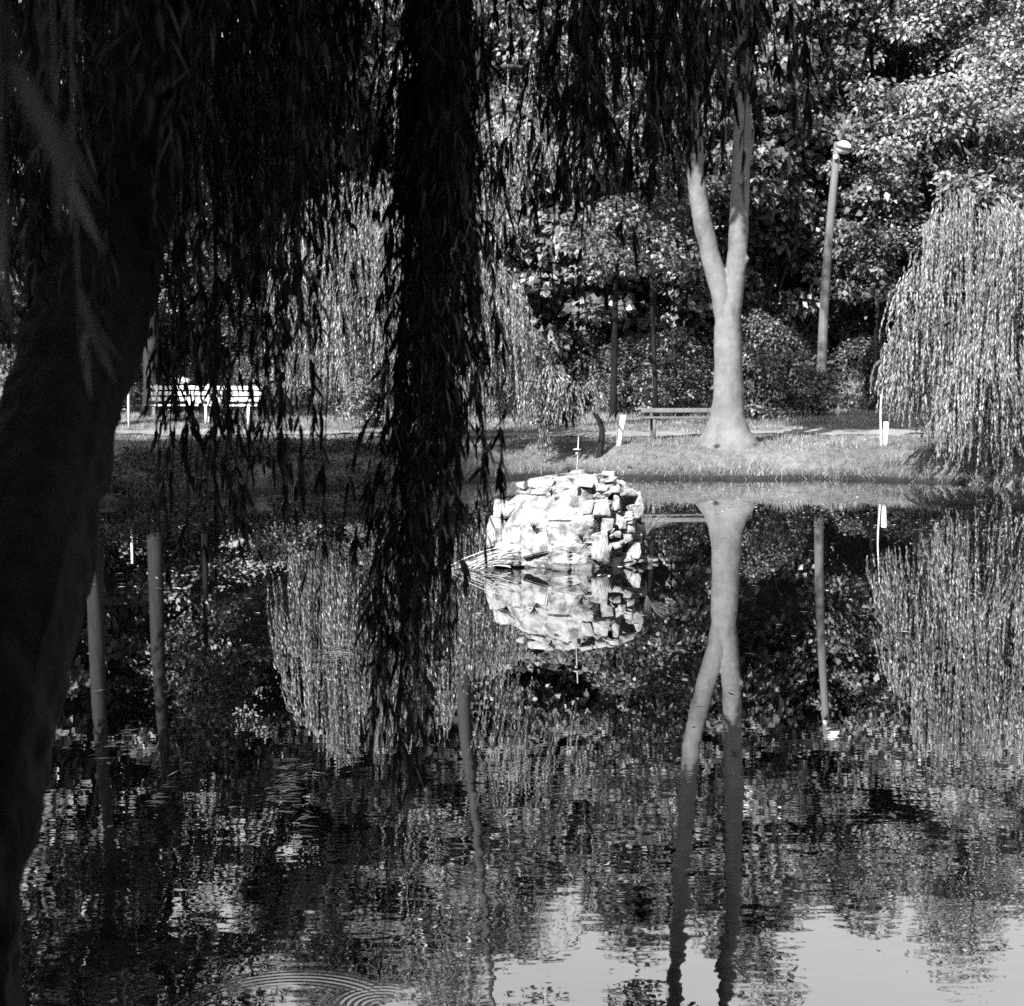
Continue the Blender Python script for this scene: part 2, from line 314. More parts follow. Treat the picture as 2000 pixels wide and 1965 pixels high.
# ------------------------------------------------------------------ foliage builders
def clump_leaves(g, C, rad, n, L, Wd, flat=.5, out=None, fine=False, hang=.35):
    """n leaves around centre C, lying in drooping layered sprays"""
    p = rng.normal(0, 1, (n, 3)); p = unit(p) * (rng.random(n) ** .45)[:, None] * rad; p[:, 2] *= flat
    P = C + p; D = unit(p + rng.normal(0, .35 * rad, (n, 3)) * 1.0); D[:, 2] -= hang
    N = np.stack([rng.normal(0, .5, n), rng.normal(0, .5, n), np.ones(n)], 1)
    if out is not None: N += out * .8
    leaves(g, P, D, N, rng.uniform(.7, 1.25, n) * L, rng.uniform(.7, 1.2, n) * Wd, .2, fine)
def broad_tree(name, label, h, rx, z0, ncl, nl, L, Wd, leafm, barkm, clr=(.7, 1.15), trunk_r=.22, group=None, cat='tree', shape=1.0, lean=(0, 0)):
    root = empty(name, (0, 0, 0), label, cat, group)
    tg = Geo(); lg = Geo(); top = h * .86
    tp = spline([(0, 0, -.3), (lean[0] * .3, lean[1] * .3, h * .25), (lean[0] * .7 + .2, lean[1] * .6, h * .5), (lean[0], lean[1], top)], 14)
    tube(tg, tp, np.interp(np.linspace(0, 1, 14), [0, .08, .5, 1], [trunk_r * 1.5, trunk_r, trunk_r * .65, .04]), 10)
    cz = (h + z0) / 2; hz = (h - z0) / 2; cents = []
    while len(cents) < ncl:
        u = unit(rng.normal(0, 1, 3)); r = rng.random() ** .35
        p = np.array([u[0] * rx * r, u[1] * rx * r, cz + u[2] * hz * r * 1.0]) ; f = (p[2] - z0) / (h - z0)
        wd = math.sin(math.pi * min(1, max(0.02, f * .72 + .18))) ** (.7 * shape); p[0] *= wd; p[1] *= wd
        ang = math.atan2(p[1], p[0]); bmp = 1 + .16 * math.sin(ang * 3 + p[2] * .7) + .1 * math.sin(ang * 7 + p[2] * 1.9); p[:2] *= bmp
        p[:2] += np.array(lean) * f; cents.append((p, u, f))
    for p, u, f in cents:
        rad = rng.uniform(*clr); clump_leaves(lg, p, rad, int(nl * rad * rad), L, Wd, rng.uniform(.3, .6), u)
    for p, u, f in cents[::4]:
        zb = max(z0 * .6, p[2] - rx * .7); tr = np.array([np.interp(zb, tp[:, 2], tp[:, 0]), np.interp(zb, tp[:, 2], tp[:, 1]), zb])
        mid = (tr + p) / 2 + np.array([0, 0, .35]); tube(tg, spline([tr, mid, p], 6), np.linspace(trunk_r * .28, .015, 6), 5, cap=False)
    tg.build('trunk', barkm, root, True); lg.build('crown', leafm, root)
    return root
def strand_leaves(g, path, spacing, L, Wd, fine, spread=.5, stem=None):
    seg = np.linalg.norm(np.diff(path, axis=0), axis=1); s = np.concatenate([[0], np.cumsum(seg)]); n = max(3, int(s[-1] / spacing))
    t = np.sort(rng.random(n)) * s[-1] * .98 + .02 * s[-1]
    P = np.stack([np.interp(t, s, path[:, i]) for i in range(3)], 1)
    T = unit(np.stack([np.interp(t, s, np.gradient(path[:, i])) for i in range(3)], 1))
    a = np.cumsum(rng.normal(2.4, .5, n)); rad = np.stack([np.cos(a), np.sin(a), np.zeros(n)], 1)
    D = unit(T * rng.uniform(.35, 1, n)[:, None] + rad * rng.uniform(.2, 1.15, n)[:, None] * spread + np.array([0, 0, -.45]))
    N = rad + rng.normal(0, .3, (n, 3)) + np.array([0, 0, .4])
    taper = np.interp(t / s[-1], [0, .85, 1], [1, 1, .6])
    leaves(g, P, D, N, rng.uniform(.65, 1.15, n) * L * taper, rng.uniform(.75, 1.2, n) * Wd * taper, rng.uniform(-.1, .4, n), fine)
def hang_path(top, bot, sway=.05, n=10):
    t = np.linspace(0, 1, n)[:, None]; p = np.array(top)[None] * (1 - t) + np.array(bot)[None] * t
    a = rng.uniform(0, 6.3, 4); k = rng.uniform(2, 5, 2)
    p[:, 0] += sway * (np.sin(t[:, 0] * k[0] + a[0]) - math.sin(a[0])) * t[:, 0] ** .5
    p[:, 1] += sway * (np.sin(t[:, 0] * k[1] + a[1]) - math.sin(a[1])) * t[:, 0] ** .5
    return p
def willow(name, label, base, lobes, nstr, zfun, leafm, barkm, spacing=.03, L=.11, Wd=.022, trunk=None, tr=.16, ragged=.5):
    root = empty(name, base, label, 'tree'); B = np.array(base); tg = Geo(); lg = Geo()
    tp = spline(trunk, 14) - B; tube(tg, tp, np.linspace(tr, tr * .35, 14), 10)
    tot = sum(l[3] ** 2 for l in lobes)
    for (cx, cy, zt, rr, zlo) in lobes:
        k = int(nstr * rr * rr / tot); C = np.array([cx, cy, zt]) - B
        for j in range(9):
            a = j * .7 + rng.uniform(0, .4); e = C + np.array([math.cos(a) * rr * .55, math.sin(a) * rr * .55, -.22 * (zt - zlo) - .1]); st = tp[9]
            tube(tg, spline([st, (st * .4 + e * .6) + np.array([0, 0, .0]), e], 8), np.linspace(tr * .25, .008, 8), 5, cap=False)
        for j in range(k):
            if j % 13 == 0: a0 = rng.uniform(0, 2 * math.pi); r0 = rr * rng.random() ** .42; lay0 = rng.random(); cut0 = rng.uniform(0, .55); len0 = rng.random() ** 1.6
            sp_ = .13; a = a0 + rng.normal(0, sp_) / max(r0, .3); r = min(rr * 1.02, max(.02, r0 + rng.normal(0, sp_ * .8))); r *= 1 + .10 * math.sin(a * 5 + cx)
            zz = zt - B[2] - (zt - zlo) * .42 * (1 - math.sqrt(max(0, 1 - (r / rr / 1.14) ** 2))) + rng.normal(0, .07)
            x0 = cx - B[0] + math.cos(a) * r; y0 = cy - B[1] + math.sin(a) * r
            layer = lay0
            z0 = zz if layer < .45 else zz - (cut0 + rng.normal(0, .03)) * (zz - (zlo - B[2]))
            zb = zlo - B[2] + min(1, max(0, len0 + rng.normal(0, .12))) * ragged * (z0 - (zlo - B[2])) + (zfun(x0 + B[0]) if zfun else 0)
            if z0 - zb < .25: continue
            out = rng.uniform(.05, .3)
            p = hang_path((x0, y0, z0), (x0 + math.cos(a) * out * .6, y0 + math.sin(a) * out * .6, zb), .06, 8)
            p[0] = p[1] + np.array([-math.cos(a) * .18, -math.sin(a) * .18, .05]) if layer < .6 else p[0]
            strand_leaves(lg, p, spacing, L, Wd, False, .45)
    tg.build('trunk', barkm, root, True); lg.build('crown', leafm, root)
    return root

# ------------------------------------------------------------------ background wood
protoA = broad_tree('leafy_tree', 'x', 15.0, 4.4, 1.2, 190, 230, .24, .17, M['leaf_broad'], M['bark_mid'])
protoB = broad_tree('leafy_tree', 'x', 15.5, 4.2, 2.2, 215, 270, .17, .11, M['leaf_fine'], M['bark_mid'], (.6, 1.0))
protoC = broad_tree('leafy_tree', 'x', 14.5, 4.8, .8, 200, 190, .27, .22, M['leaf_broad'], M['bark_dark'], (.7, 1.2))
GB = 'leafy trees closing the far side of the pond'
def put(proto, px, D, sc, rz, label, group=GB, used=set()):
    x = (px - 1000) / F * D; loc = (x, D, gz(x, D)); s = (sc, sc, sc) if not isinstance(sc, tuple) else sc
    if proto.name not in used:
        used.add(proto.name); proto.location = loc; proto.rotation_euler = (0, 0, rz); proto.scale = s
        proto['label'] = label; proto['group'] = group; return proto
    return copy_tree(proto, loc, rz, s, label, group)
put(protoC, 1240, 48, (1, 1, 1.12), .5, 'broad big-leaved tree rising directly behind the forked pale trunk, left of it')
put(protoA, 1490, 49.5, (1, 1, 1.24), 2.1, 'broad big-leaved tree between the forked pale trunk and the lamp pole')
put(protoA, 1700, 52, (1.05, 1.05, 1.16), 4.0, 'dark-gapped leafy tree just right of the lamp pole')
put(protoB, 1900, 47, (1.05, 1.05, 1.1), 1.0, 'pale small-leaved tree above the weeping willow at the right edge')
put(protoB, 2150, 43, (1.0, 1.0, .98), 3.0, 'pale small-leaved tree cut by the right edge of the photo')
put(protoC, 1060, 47, (.95, .95, .98), 3.3, 'shaded leafy tree seen in the dark gap right of the hanging willow curtain')
put(protoB, 870, 46, (1.05, 1.05, 1.25), 5.0, 'pale small-leaved tree behind the domed willow in mid picture')
put(protoA, 650, 46, (.95, .95, 1.28), .3, 'leafy tree behind the round pale bush left of the curtain')
put(protoB, 380, 46, (1.1, 1.1, .62), 2.2, 'pale fine-leaved tree rising behind the white benches')
put(protoC, 90, 43, (.9, .9, 1.3), 1.2, 'leafy tree at the far left behind the leaning black trunk')
put(protoA, -190, 42, (1.1, 1.1, 1.05), 5.2, 'leafy tree beyond the left edge of the photo')
# the wood behind them reads as one mass
g = Geo()
for i in range(640):
    x = rng.uniform(-36, 36); y = rng.uniform(52, 70); z = rng.uniform(.5, 17.0) * (y / 60) ** .6
    ppx = 1000 + x / y * F
    if 340 < ppx < 640 and z > 8.5 and rng.random() < .5: continue
    clump_leaves(g, np.array([x, y, z + .6]), rng.uniform(1.2, 2.0), 230, .27, .20, .6, np.array([0, -.6, .3]))
tag(g.build('woodland', M['leaf_broad']), 'dense wood filling the distance behind the lamp pole and benches', 'woodland', kind='stuff')
# trees on the near and left banks, out of the picture: near ones added to darken the willow, left ones shade the bank
GN = 'unseen trees added behind the camera to block sun and sky'
for (x, y, s, rz) in [(-7.8, -5.0, .9, 0), (-3.0, -6.5, 1.0, 1), (-11.5, -2.0, .78, 2), (2.5, -8.0, 1.0, 3), (-13, -9, 1.1, 4), (8, -7, 1, 5), (-6, -12, 1.1, 1.5), (5.5, -4, .9, 2), (-10.5, -3.5, .78, 4.4), (13, -3, 1, 1), (0, -12, 1.2, 2.2)]:
    copy_tree(protoC, (x, y, gz(x, y)), rz, (s, s, s), 'unseen tall tree added behind the camera to shade the near willow', GN)
for (x, y, s, rz) in [(-13.6, 9.2, 1.2, .4), (-16.2, 12.5, 1.12, 2.4), (-18, 7.5, 1.15, 3.4), (-16.4, 5.4, 1.1, 1.4), (-21, 14, 1.1, 5)]:
    copy_tree(protoA, (x, y, gz(x, y)), rz, (s, s, s), 'leafy tree on the left bank outside the photo', 'leafy trees on the left bank outside the photo')

g = Geo()
for i in range(1700):
    x = rng.uniform(-13, -1.6); y = rng.uniform(20, 31); d_ = float(sdist(np.array([x]), np.array([y]))[0])
    if not (.0 < d_ < 2.6 + .5 * math.sin(x * 2)) or (x > -3 and rng.random() < (x + 3) / 1.4): continue
    if rng.random() < .35 * sm(1.2, 2.6, d_): continue
    clump_leaves(g, np.array([x, y, gz(x, y) + rng.uniform(.03, .16)]), rng.uniform(.16, .34), 75, .09, .035, .55, np.array([0, -.3, .6]))
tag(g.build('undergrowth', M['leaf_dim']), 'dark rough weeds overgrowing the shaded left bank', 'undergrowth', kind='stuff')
# bushes
def bush(px, D, w, h, n, label, L=.11, Wd=.07, m='leaf_bush', top=None):
    x = (px - 1000) / F * D; root = empty('bush', (x, D, gz(x, D) - .05), label, 'bush', 'bushes along the far bank'); g = Geo(); tg = Geo()
    k = max(10, int(w * h * 12))
    for i in range(k):
        a = rng.uniform(0, 6.28); r = rng.random() ** .5; z = rng.random() ** .7
        rr = w / 2 * (1 - .55 * z ** 2.5) * r; p = np.array([math.cos(a) * rr, math.sin(a) * rr * .7, .12 + z * (h - .25)])
        clump_leaves(g, p, rng.uniform(.22, .42), n, L, Wd, .65, np.array([math.cos(a) * .5, math.sin(a) * .5, .3]))
        if i % 3 == 0: tube(tg, spline([(p[0] * .1, p[1] * .1, 0), (p[0] * .5, p[1] * .5, p[2] * .55), p], 5), np.linspace(.025, .006, 5), 4, cap=False)
    tg.build('stem', M['bark_mid'], root, True); g.build('foliage', M[m], root)
bush(1505, 41, 2.3, 3.0, 80, 'loose leafy bush right of the forked trunk, in front of the lamp pole base')
bush(1465, 39.5, 2.0, 2.0, 80, 'dark bush touching the right side of the forked trunk')
bush(1585, 42.2, 1.6, 1.5, 80, 'tall thin bush standing at the foot of the lamp pole')
bush(1310, 42, 2.6, 2.6, 85, 'sunlit bush behind the bench left of the forked trunk', m='leaf_fine', L=.09)
bush(1215, 44, 2.0, 2.2, 80, 'shaded bush behind the short leaning white post')
bush(1700, 47, 3.0, 2.4, 70, 'dark bush behind the thin staked sapling')
bush(1840, 45, 3.6, 3.0, 70, 'dark bush half hidden by the right willow')
bush(740, 35.5, 2.0, 2.1, 130, 'round pale sunlit bush beside the domed willow', m='leaf_willow', L=.1, Wd=.05)
bush(560, 41, 3.0, 2.6, 80, 'bush between the white benches and the round pale bush', m='leaf_fine')
bush(330, 45, 4.2, 2.8, 80, 'fine-leaved bush behind the white benches', m='leaf_fine')
bush(140, 43, 4.0, 2.6, 80, 'bush at the far left beside the leaning black trunk', m='leaf_fine')
bush(1000, 42, 3.2, 2.4, 80, 'dark bush behind the domed willow')
bush(900, 45, 4, 3, 80, 'large bush deep in shade behind the curtain')
bush(1115, 46, 3.4, 2.6, 70, 'dark bush behind the young willow')
bush(1392, 37.5, .9, 1.0, 120, 'low dark rounded bush behind the forked trunk', m='leaf_near', L=.06, Wd=.04)
# thin dark trunks in the wood behind the short posts
def stem_tree(px0, px1, D, r, label, h=9.0):
    x = (px0 - 1000) / F * D; x1 = (px1 - 1000) / F * D; z = gz(x, D); root = empty('slender_tree', (x, D, z), label, 'tree', 'slender dark trunks in the wood'); g = Geo()
    tube(g, spline([(0, 0, -.2), ((x1 - x) * .3, 0, h * .3), ((x1 - x) * .6, 0, h * .6), (x1 - x, .2, h)], 10), np.linspace(r, r * .35, 10), 8); g.build('trunk', M['bark_dark'], root, True)
    lg = Geo()
    for i in range(40):
        a = rng.uniform(0, 6.28); rr = rng.uniform(.2, 1.7); f = rng.uniform(.45, 1.05)
        clump_leaves(lg, np.array([(x1 - x) * f + math.cos(a) * rr, math.sin(a) * rr, h * f]), rng.uniform(.4, .7), 90, .16, .11, .5, np.array([0, -.3, .5]))
    lg.build('crown', M['leaf_broad'], root)
stem_tree(1197, 1205, 40.5, .11, 'straight slender dark trunk just left of the short leaning white post')
stem_tree(1283, 1250, 39, .07, 'slender trunk curving to the left, right of the short leaning white post')
stem_tree(1262, 1300, 41.5, .08, 'slender dark trunk between the leaning post and the bench')
stem_tree(1705, 1712, 46, .09, 'slender dark trunk between the lamp pole and the staked sapling', 8)
stem_tree(398, 392, 41, .12, 'dark trunk rising behind the white benches', 8)

for px, D, lab, hh_ in [(180, 36, 'tall grey-trunked tree at the far left, behind the leaning black trunk', 21), (300, 40, 'tall grey-trunked tree just left of the white benches', 20), (-20, 33, 'tall grey-trunked tree beyond the left edge of the photo', 20)]:
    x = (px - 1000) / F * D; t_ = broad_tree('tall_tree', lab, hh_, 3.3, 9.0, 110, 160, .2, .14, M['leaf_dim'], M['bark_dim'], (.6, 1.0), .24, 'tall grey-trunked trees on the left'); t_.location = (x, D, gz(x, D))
# ------------------------------------------------------------------ weeping willows on the far bank
def P3(px, py, D): return tuple(at(px, py, D))
b = at(1945, 880, 27.6); bx = b[0]
willow('weeping_willow', 'pale sunlit weeping willow hanging over the water at the right edge', (bx, 27.6, gz(bx, 27.6) - .1),
       [(at(1880, 0, 26.9)[0], 26.9, 5.75, .95, .75), (at(1930, 0, 27.1)[0], 27.1, 5.6, 1.35, .5), (at(1815, 0, 26.4)[0], 26.4, 4.3, .62, 1.0), (at(1850, 0, 26.0)[0], 26.0, 3.5, .55, .85), (at(2080, 0, 27.0)[0], 27.0, 6.0, 1.25, .5), (at(1935, 0, 25.9)[0], 25.9, 3.2, .75, .25), (at(1985, 0, 26.0)[0], 26.0, 4.9, .45, .2)],
       1500, lambda x: max(0, 8.2 - x) * .25, M['leaf_willow'], M['bark_mid'], .028, .115, .026,
       [(bx, 27.6, .2), (bx - .1, 27.4, 1.8), (bx - .2, 27.1, 3.4), (bx - .3, 26.9, 4.8)], .16, .75)
b = at(760, 850, 30); bx = b[0]
willow('weeping_willow', 'domed weeping willow in mid picture, pale on its left and dark on its right', (bx, 30, gz(bx, 30) - .1),
       [(at(720, 0, 30)[0], 30, 6.4, 1.6, 1.5), (at(905, 0, 30)[0], 30, 4.7, 1.45, 1.0), (at(600, 0, 30.6)[0], 30.6, 5.2, .8, 1.8), (at(1000, 0, 30.2)[0], 30.2, 3.0, .55, 1.0), (at(660, 0, 29.2)[0], 29.2, 4.2, .6, 1.3)],
       1350, None, M['leaf_willow'], M['bark_mid'], .03, .115, .026,
       [(bx, 30, .2), (bx + .1, 30, 2), (bx, 29.9, 3.8), (bx - .1, 29.9, 5.4)], .17, .8)
b = at(1168, 880, 29.9); bx = b[0]
willow('young_weeping_willow', 'small young weeping willow with a bent dark stem at the water edge', (bx, 29.9, gz(bx, 29.9) - .05),
       [(at(1078, 0, 29.6)[0], 29.6, 2.42, .40, .95), (at(1100, 0, 29.5)[0], 29.5, 2.0, .34, 1.0), (at(1160, 0, 29.7)[0], 29.7, 1.92, .22, 1.25), (at(1052, 0, 29.5)[0], 29.5, 1.9, .14, .4)],
       420, None, M['leaf_willow'], M['bark_dark'], .03, .10, .026,
       [(bx, 29.9, .2), (bx + .08, 29.9, .9), (bx - .10, 29.9, 1.35), (bx + .02, 29.85, 1.9)], .075, .6)
# old pale-trunked willow with arching limbs behind
x0 = at(905, 0, 33)[0]; root = empty('old_willow', (x0, 33, gz(x0, 33) - .1), 'tall old tree with pale trunk and arching drooping limbs, right of the hanging curtain', 'tree')
tg = Geo(); lg = Geo(); B = np.array([x0, 33, gz(x0, 33) - .1])
tr = spline([P3(895, 850, 33), P3(900, 600, 33), P3(905, 380, 33), P3(925, 200, 33), P3(940, 0, 33), P3(965, -230, 33), P3(960, -420, 33)], 24) - B
tube(tg, tr, np.interp(np.arange(24), [0, 12, 23], [.22, .11, .02]), 12)
for (a_, b_, c_, d_) in [((905, 260), (985, 215), (1050, 240), (1090, 330)), ((925, 150), (1000, 130), (1080, 160), (1130, 260)), ((915, 250), (960, 190), (1010, 240), (1020, 320)), ((900, 330), (940, 300), (985, 300), (1010, 350)),
                         ((935, 60), (850, 20), (790, 60), (760, 160)), ((945, -60), (1030, -120), (1120, -90), (1160, 40)), ((960, -200), (880, -260), (800, -200), (770, -60)), ((910, 400), (960, 330), (975, 380), (990, 440))]:
    yy = 33 + rng.uniform(-1.2, .8); pth = spline([np.array(P3(*a_, 33)), np.array(P3(*b_, (33 + yy) / 2)), np.array(P3(*c_, yy)), np.array(P3(*d_, yy))], 12) - B
    tube(tg, pth, np.linspace(.075, .012, 12), 6, cap=False)
    for j in range(26):
        q = pth[rng.integers(2, 12)] + rng.normal(0, .16, 3); ln = rng.uniform(.5, 1.7)
        strand_leaves(lg, hang_path(q, q + np.array([rng.uniform(.0, .35), rng.uniform(-.1, .1), -ln]), .06, 7), .035, .11, .026, False, .5)
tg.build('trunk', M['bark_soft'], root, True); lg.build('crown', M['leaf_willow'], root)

# ------------------------------------------------------------------ forked pale tree
TD = 30.0
bx = at(1420, 0, TD)[0]; bz = gz(bx, TD)
root = empty('forked_tree', (bx, TD, bz), 'tall tree with smooth pale trunk forking into two stems, flared roots on the bank', 'tree')
g = Geo(); B = np.array([bx, TD, bz])
def px_path(pts, n=30, D=TD): return spline([np.array(P3(a, b_, D + (c if c else 0))) for a, b_, c in pts], n) - B
ph = rng.uniform(0, 6.3, 3)
def rootlobes(a, t):
    f = max(0, 1 - t / .32) ** 1.6
    return 1 + f * (.16 * np.cos(a * 6 + ph[0]) + .09 * np.cos(a * 11 + ph[1])) + .02 * np.cos(a * 3 + t * 5)
pp = px_path([(1420, 950, 0), (1420, 900, 0), (1420, 868, 0), (1421, 835, 0), (1422, 800, 0), (1423, 740, 0), (1422, 660, 0), (1421, 615, 0), (1420, 585, 0)], 34)
hh = pp[:, 2]
tube(g, pp, np.interp(hh, [-.8, -.3, .04, .30, .6, 1.0, 1.6, 2.2, 2.55, 3.4], [.90, .84, .66, .47, .355, .305, .29, .285, .25, .12]), 40, rootlobes)
lp = px_path([(1421, 700, 0), (1411, 590, 0), (1388, 500, 0), (1366, 400, -.1), (1357, 300, -.1), (1352, 180, 0), (1345, 0, 0), (1340, -200, 0), (1330, -460, .1), (1325, -800, .1)], 40)
tube(g, lp, np.interp(np.linspace(0, 1, 40), [0, .09, .16, .3, .7, 1], [.12, .21, .205, .19, .17, .12]), 16)
rp = px_path([(1421, 700, 0), (1431, 585, 0), (1441, 480, 0), (1444, 400, .1), (1448, 300, .1), (1452, 180, .1), (1452, 0, .1), (1446, -200, 0), (1452, -460, 0), (1455, -800, 0)], 40)
tube(g, rp, np.interp(np.linspace(0, 1, 40), [0, .09, .16, .3, .7, 1], [.12, .21, .205, .195, .17, .12]), 16)
for s, e, r in [((1446, 520, 0), (1462, 502, -.1), .07), ((1360, 400, 0), (1353, 385, -.2), .06), ((1452, 350, 0), (1475, 250, .3), .05), ((1446, 360, -.1), (1462, 345, -.25), .045)]:
    tube(g, px_path([s, e], 4), np.linspace(r * 1.5, r * .7, 4), 10)
trunk = g.build('trunk', M['bark_pale'], root, True)
rm = trunk.modifiers.new('fuse', 'REMESH'); rm.mode = 'VOXEL'; rm.voxel_size = .022; rm.use_smooth_shade = True
sm_ = trunk.modifiers.new('smooth', 'SMOOTH'); sm_.factor = .6; sm_.iterations = 10
tx = bpy.data.textures.new('bark lumps', 'CLOUDS'); tx.noise_scale = .28; tx.noise_depth = 3
dm = trunk.modifiers.new('lumps', 'DISPLACE'); dm.texture = tx; dm.texture_coords = 'LOCAL'; dm.strength = .04; dm.mid_level = .5
lg = Geo(); lb = Geo()
for i in range(60):
    st = (lp if rng.random() < .5 else rp)[rng.integers(31, 40)]
    a = rng.uniform(0, 6.28); ln = rng.uniform(.6, 2.6); e = st + np.array([math.cos(a) * ln, math.sin(a) * ln, rng.uniform(.2, 1.4)])
    tube(lb, spline([st, (st + e) / 2 + np.array([0, 0, .2]), e], 6), np.linspace(.035, .008, 6), 5, cap=False)
    clump_leaves(lg, e, rng.uniform(.5, .8), 150, .15, .11, .5, np.array([0, -.2, .5]))
    clump_leaves(lg, (st + e) / 2, .5, 60, .15, .11, .5, np.array([0, -.2, .5]))
for i in range(170):   # canopy out of view, shaped sunward to shade the upper stems
    k_ = rng.uniform(1.5, 7.5); lat = rng.normal(0, 1.1); z_ = rng.uniform(10.9, 14.0) - bz
    e = np.array([-.53 * k_ + .85 * lat + rng.uniform(-.4, .6), -.85 * k_ - .53 * lat, z_])
    clump_leaves(lg, e, rng.uniform(.55, .9), 170, .16, .12, .5, np.array([-.2, -.3, .6]))
    if i % 6 == 0: st = lp[34]; tube(lb, spline([st, (st + e) / 2 + np.array([0, 0, .5]), e], 7), np.linspace(.05, .012, 7), 5, cap=False)
lb.build('limb', M['bark_mid'], root, True); lg.build('crown', M['leaf_broad'], root)

# ------------------------------------------------------------------ lamp pole
LD = 43.0; bx = at(1603, 0, LD)[0]; bz = gz(bx, LD); B = np.array([bx, LD, bz])
root = empty('lamp_post', (bx, LD, bz), 'tall leaning wooden lamp pole with a round white lamp near its top', 'street lamp')
g = Geo(); pt = spline([P3(1600, 860, LD), P3(1612, 560, LD), P3(1636, 278, LD)], 10) - B; tube(g, pt, np.linspace(.16, .105, 10), 14); g.build('pole', M['pole'], root, True)
c = np.array(P3(1648, 288, LD - .25)) - B
g = Geo(); th = np.linspace(0, math.pi, 12); prof = [(math.sin(t) * .22, -math.cos(t) * .19) for t in th]
ax = unit(np.array([.25, -.35, 1.0])); u = unit(np.cross(ax, [0, 1, 0])); w = np.cross(ax, u); kk = 20; a = np.arange(kk) * 2 * math.pi / kk
V = np.concatenate([c + ax * z + (np.cos(a)[:, None] * u + np.sin(a)[:, None] * w) * max(r, 1e-3) for r, z in prof]); Q = []
for i in range(11): q = np.arange(kk); Q.append(np.stack([i * kk + q, i * kk + (q + 1) % kk, (i + 1) * kk + (q + 1) % kk, (i + 1) * kk + q], 1))
g.add(V, np.concatenate(Q)); globe = g.build('lamp_globe', M['enamel'], root, True)
g = Geo(); V = []
for r, z in [(.225, -.03), (.235, -.03), (.235, .06), (.225, .06)]: V.append(c + ax * z + (np.cos(a)[:, None] * u + np.sin(a)[:, None] * w) * r)
g.add(np.concatenate(V), np.concatenate([np.stack([i * kk + q, i * kk + (q + 1) % kk, ((i + 1) % 4) * kk + (q + 1) % kk, ((i + 1) % 4) * kk + q], 1) for i in range(4) for q in [np.arange(kk)]]))
g.build('lamp_band', M['pole'], root, True)
g = Geo(); tube(g, [np.array(P3(1634, 292, LD)) - B, c], .025, 6); g.build('bracket', M['bark_mid'], root, True)
g = Geo(); q = np.array(P3(1632, 307, LD - .2)) - B; tube(g, [q + (0, 0, -.07), q + (0, 0, -.04), q + (0, 0, .04), q + (0, 0, .07)], [.02, .06, .06, .02], 12); g.build('insulator', M['enamel'], root, True)

# ------------------------------------------------------------------ posts, sapling, benches
def post(px, pyb, pyt, D, pxt, r, label, m='white', name='short_post', k=12, square=False):
    b = at(px, pyb, D); x = b[0]; z = gz(x, D); t = at(pxt, pyt, D)
    g = Geo(); tube(g, [(0, 0, -.15), ((t[0] - x) * .5, 0, (t[2] - z) * .5), (t[0] - x, 0, t[2] - z - .01), (t[0] - x, 0, t[2] - z)], [r, r, r, r * .8], 4 if square else k)
    o = g.build(name, M[m], None, not square); o.location = (x, D, z); return tag(o, label, 'post')
post(1207, 862, 811, 30.2, 1218, .062, 'short leaning white post on the bank between young willow and forked tree')
post(1729, 875, 824, 29.4, 1731, .055, 'short upright white post at the foot of the thin sapling')
post(751, 840, 820, 30.5, 752, .05, 'small grey post on the dark bank left of the curtain', 'pole')
post(1637, 800, 788, 42, 1638, .03, 'tiny white marker post at the foot of the wood, right of the lamp pole')
post(252, 826, 690, 35, 249, .03, 'tall thin pale pole beside the leaning black trunk', 'cream', 'thin_pole')
post(311, 800, 640, 42, 307, .03, 'thin pale pole behind the left end of the white benches', 'cream', 'thin_pole')
b = at(1722, 872, 29.3); bx = b[0]; bz = gz(bx, 29.3); B = np.array([bx, 29.3, bz])
root = empty('sapling', tuple(B), 'thin bare sapling with one drooping twig beside the right willow', 'sapling'); g = Geo()
tube(g, spline([P3(1722, 885, 29.3), P3(1720, 800, 29.3), P3(1726, 730, 29.3), P3(1728, 670, 29.3)], 12) - B, np.linspace(.022, .010, 12), 6); g.build('stem', M['cream'], root, True)
g = Geo(); tw = spline([P3(1727, 700, 29.3), P3(1712, 708, 29.3), P3(1703, 730, 29.25), P3(1700, 765, 29.25)], 10) - B; tube(g, tw, .006, 4); strand_leaves(g, tw, .012, .10, .03, False, .5)
tw = spline([P3(1727, 700, 29.3), P3(1738, 690, 29.3), P3(1746, 700, 29.25), P3(1742, 790, 29.25)], 10) - B; tube(g, tw, .005, 4); strand_leaves(g, tw, .018, .09, .03, False, .5)
g.build('twig', M['leaf_willow'], root)
def bench(px, D, length, rot, label, m, slats_back=3, z=None):
    x = (px - 1000) / F * D; root = empty('park_bench', (x, D, (gz(x, D) if z is None else z)), label, 'bench', 'park benches on the far bank'); root.rotation_euler = (0, 0, rot)
    g = Geo()
    for i in range(4): box(g, (0, -.2 + i * .11, .45), (length, .085, .035))
    bevel(g.build('seat', M[m], root)); g = Geo()
    for i in range(slats_back): box(g, (0, .24 + .03 * i, .60 + i * .145), (length, .03, .10), 0, -.2)
    bevel(g.build('backrest', M[m], root))
    for sx in (-1, 1):
        for sy in (-1, 1):
            g = Geo(); xx = sx * (length / 2 - .22)
            if sy < 0: box(g, (xx, -.2, .20), (.06, .06, .43))
            else: box(g, (xx, .2, .20), (.06, .06, .43)); tube(g, [(xx, .21, .38), (xx, .30, .52 + .15 * slats_back)], .03, 6)
            g.build('leg', M[m], root)
    return root
bench(355, 37.3, 1.75, .05, 'white slatted park bench nearest the leaning black trunk, a pale bundle on its back', 'white')
bench(452, 37.6, 1.45, -.06, 'second white slatted park bench, right of the first and partly behind hanging leaves', 'white')
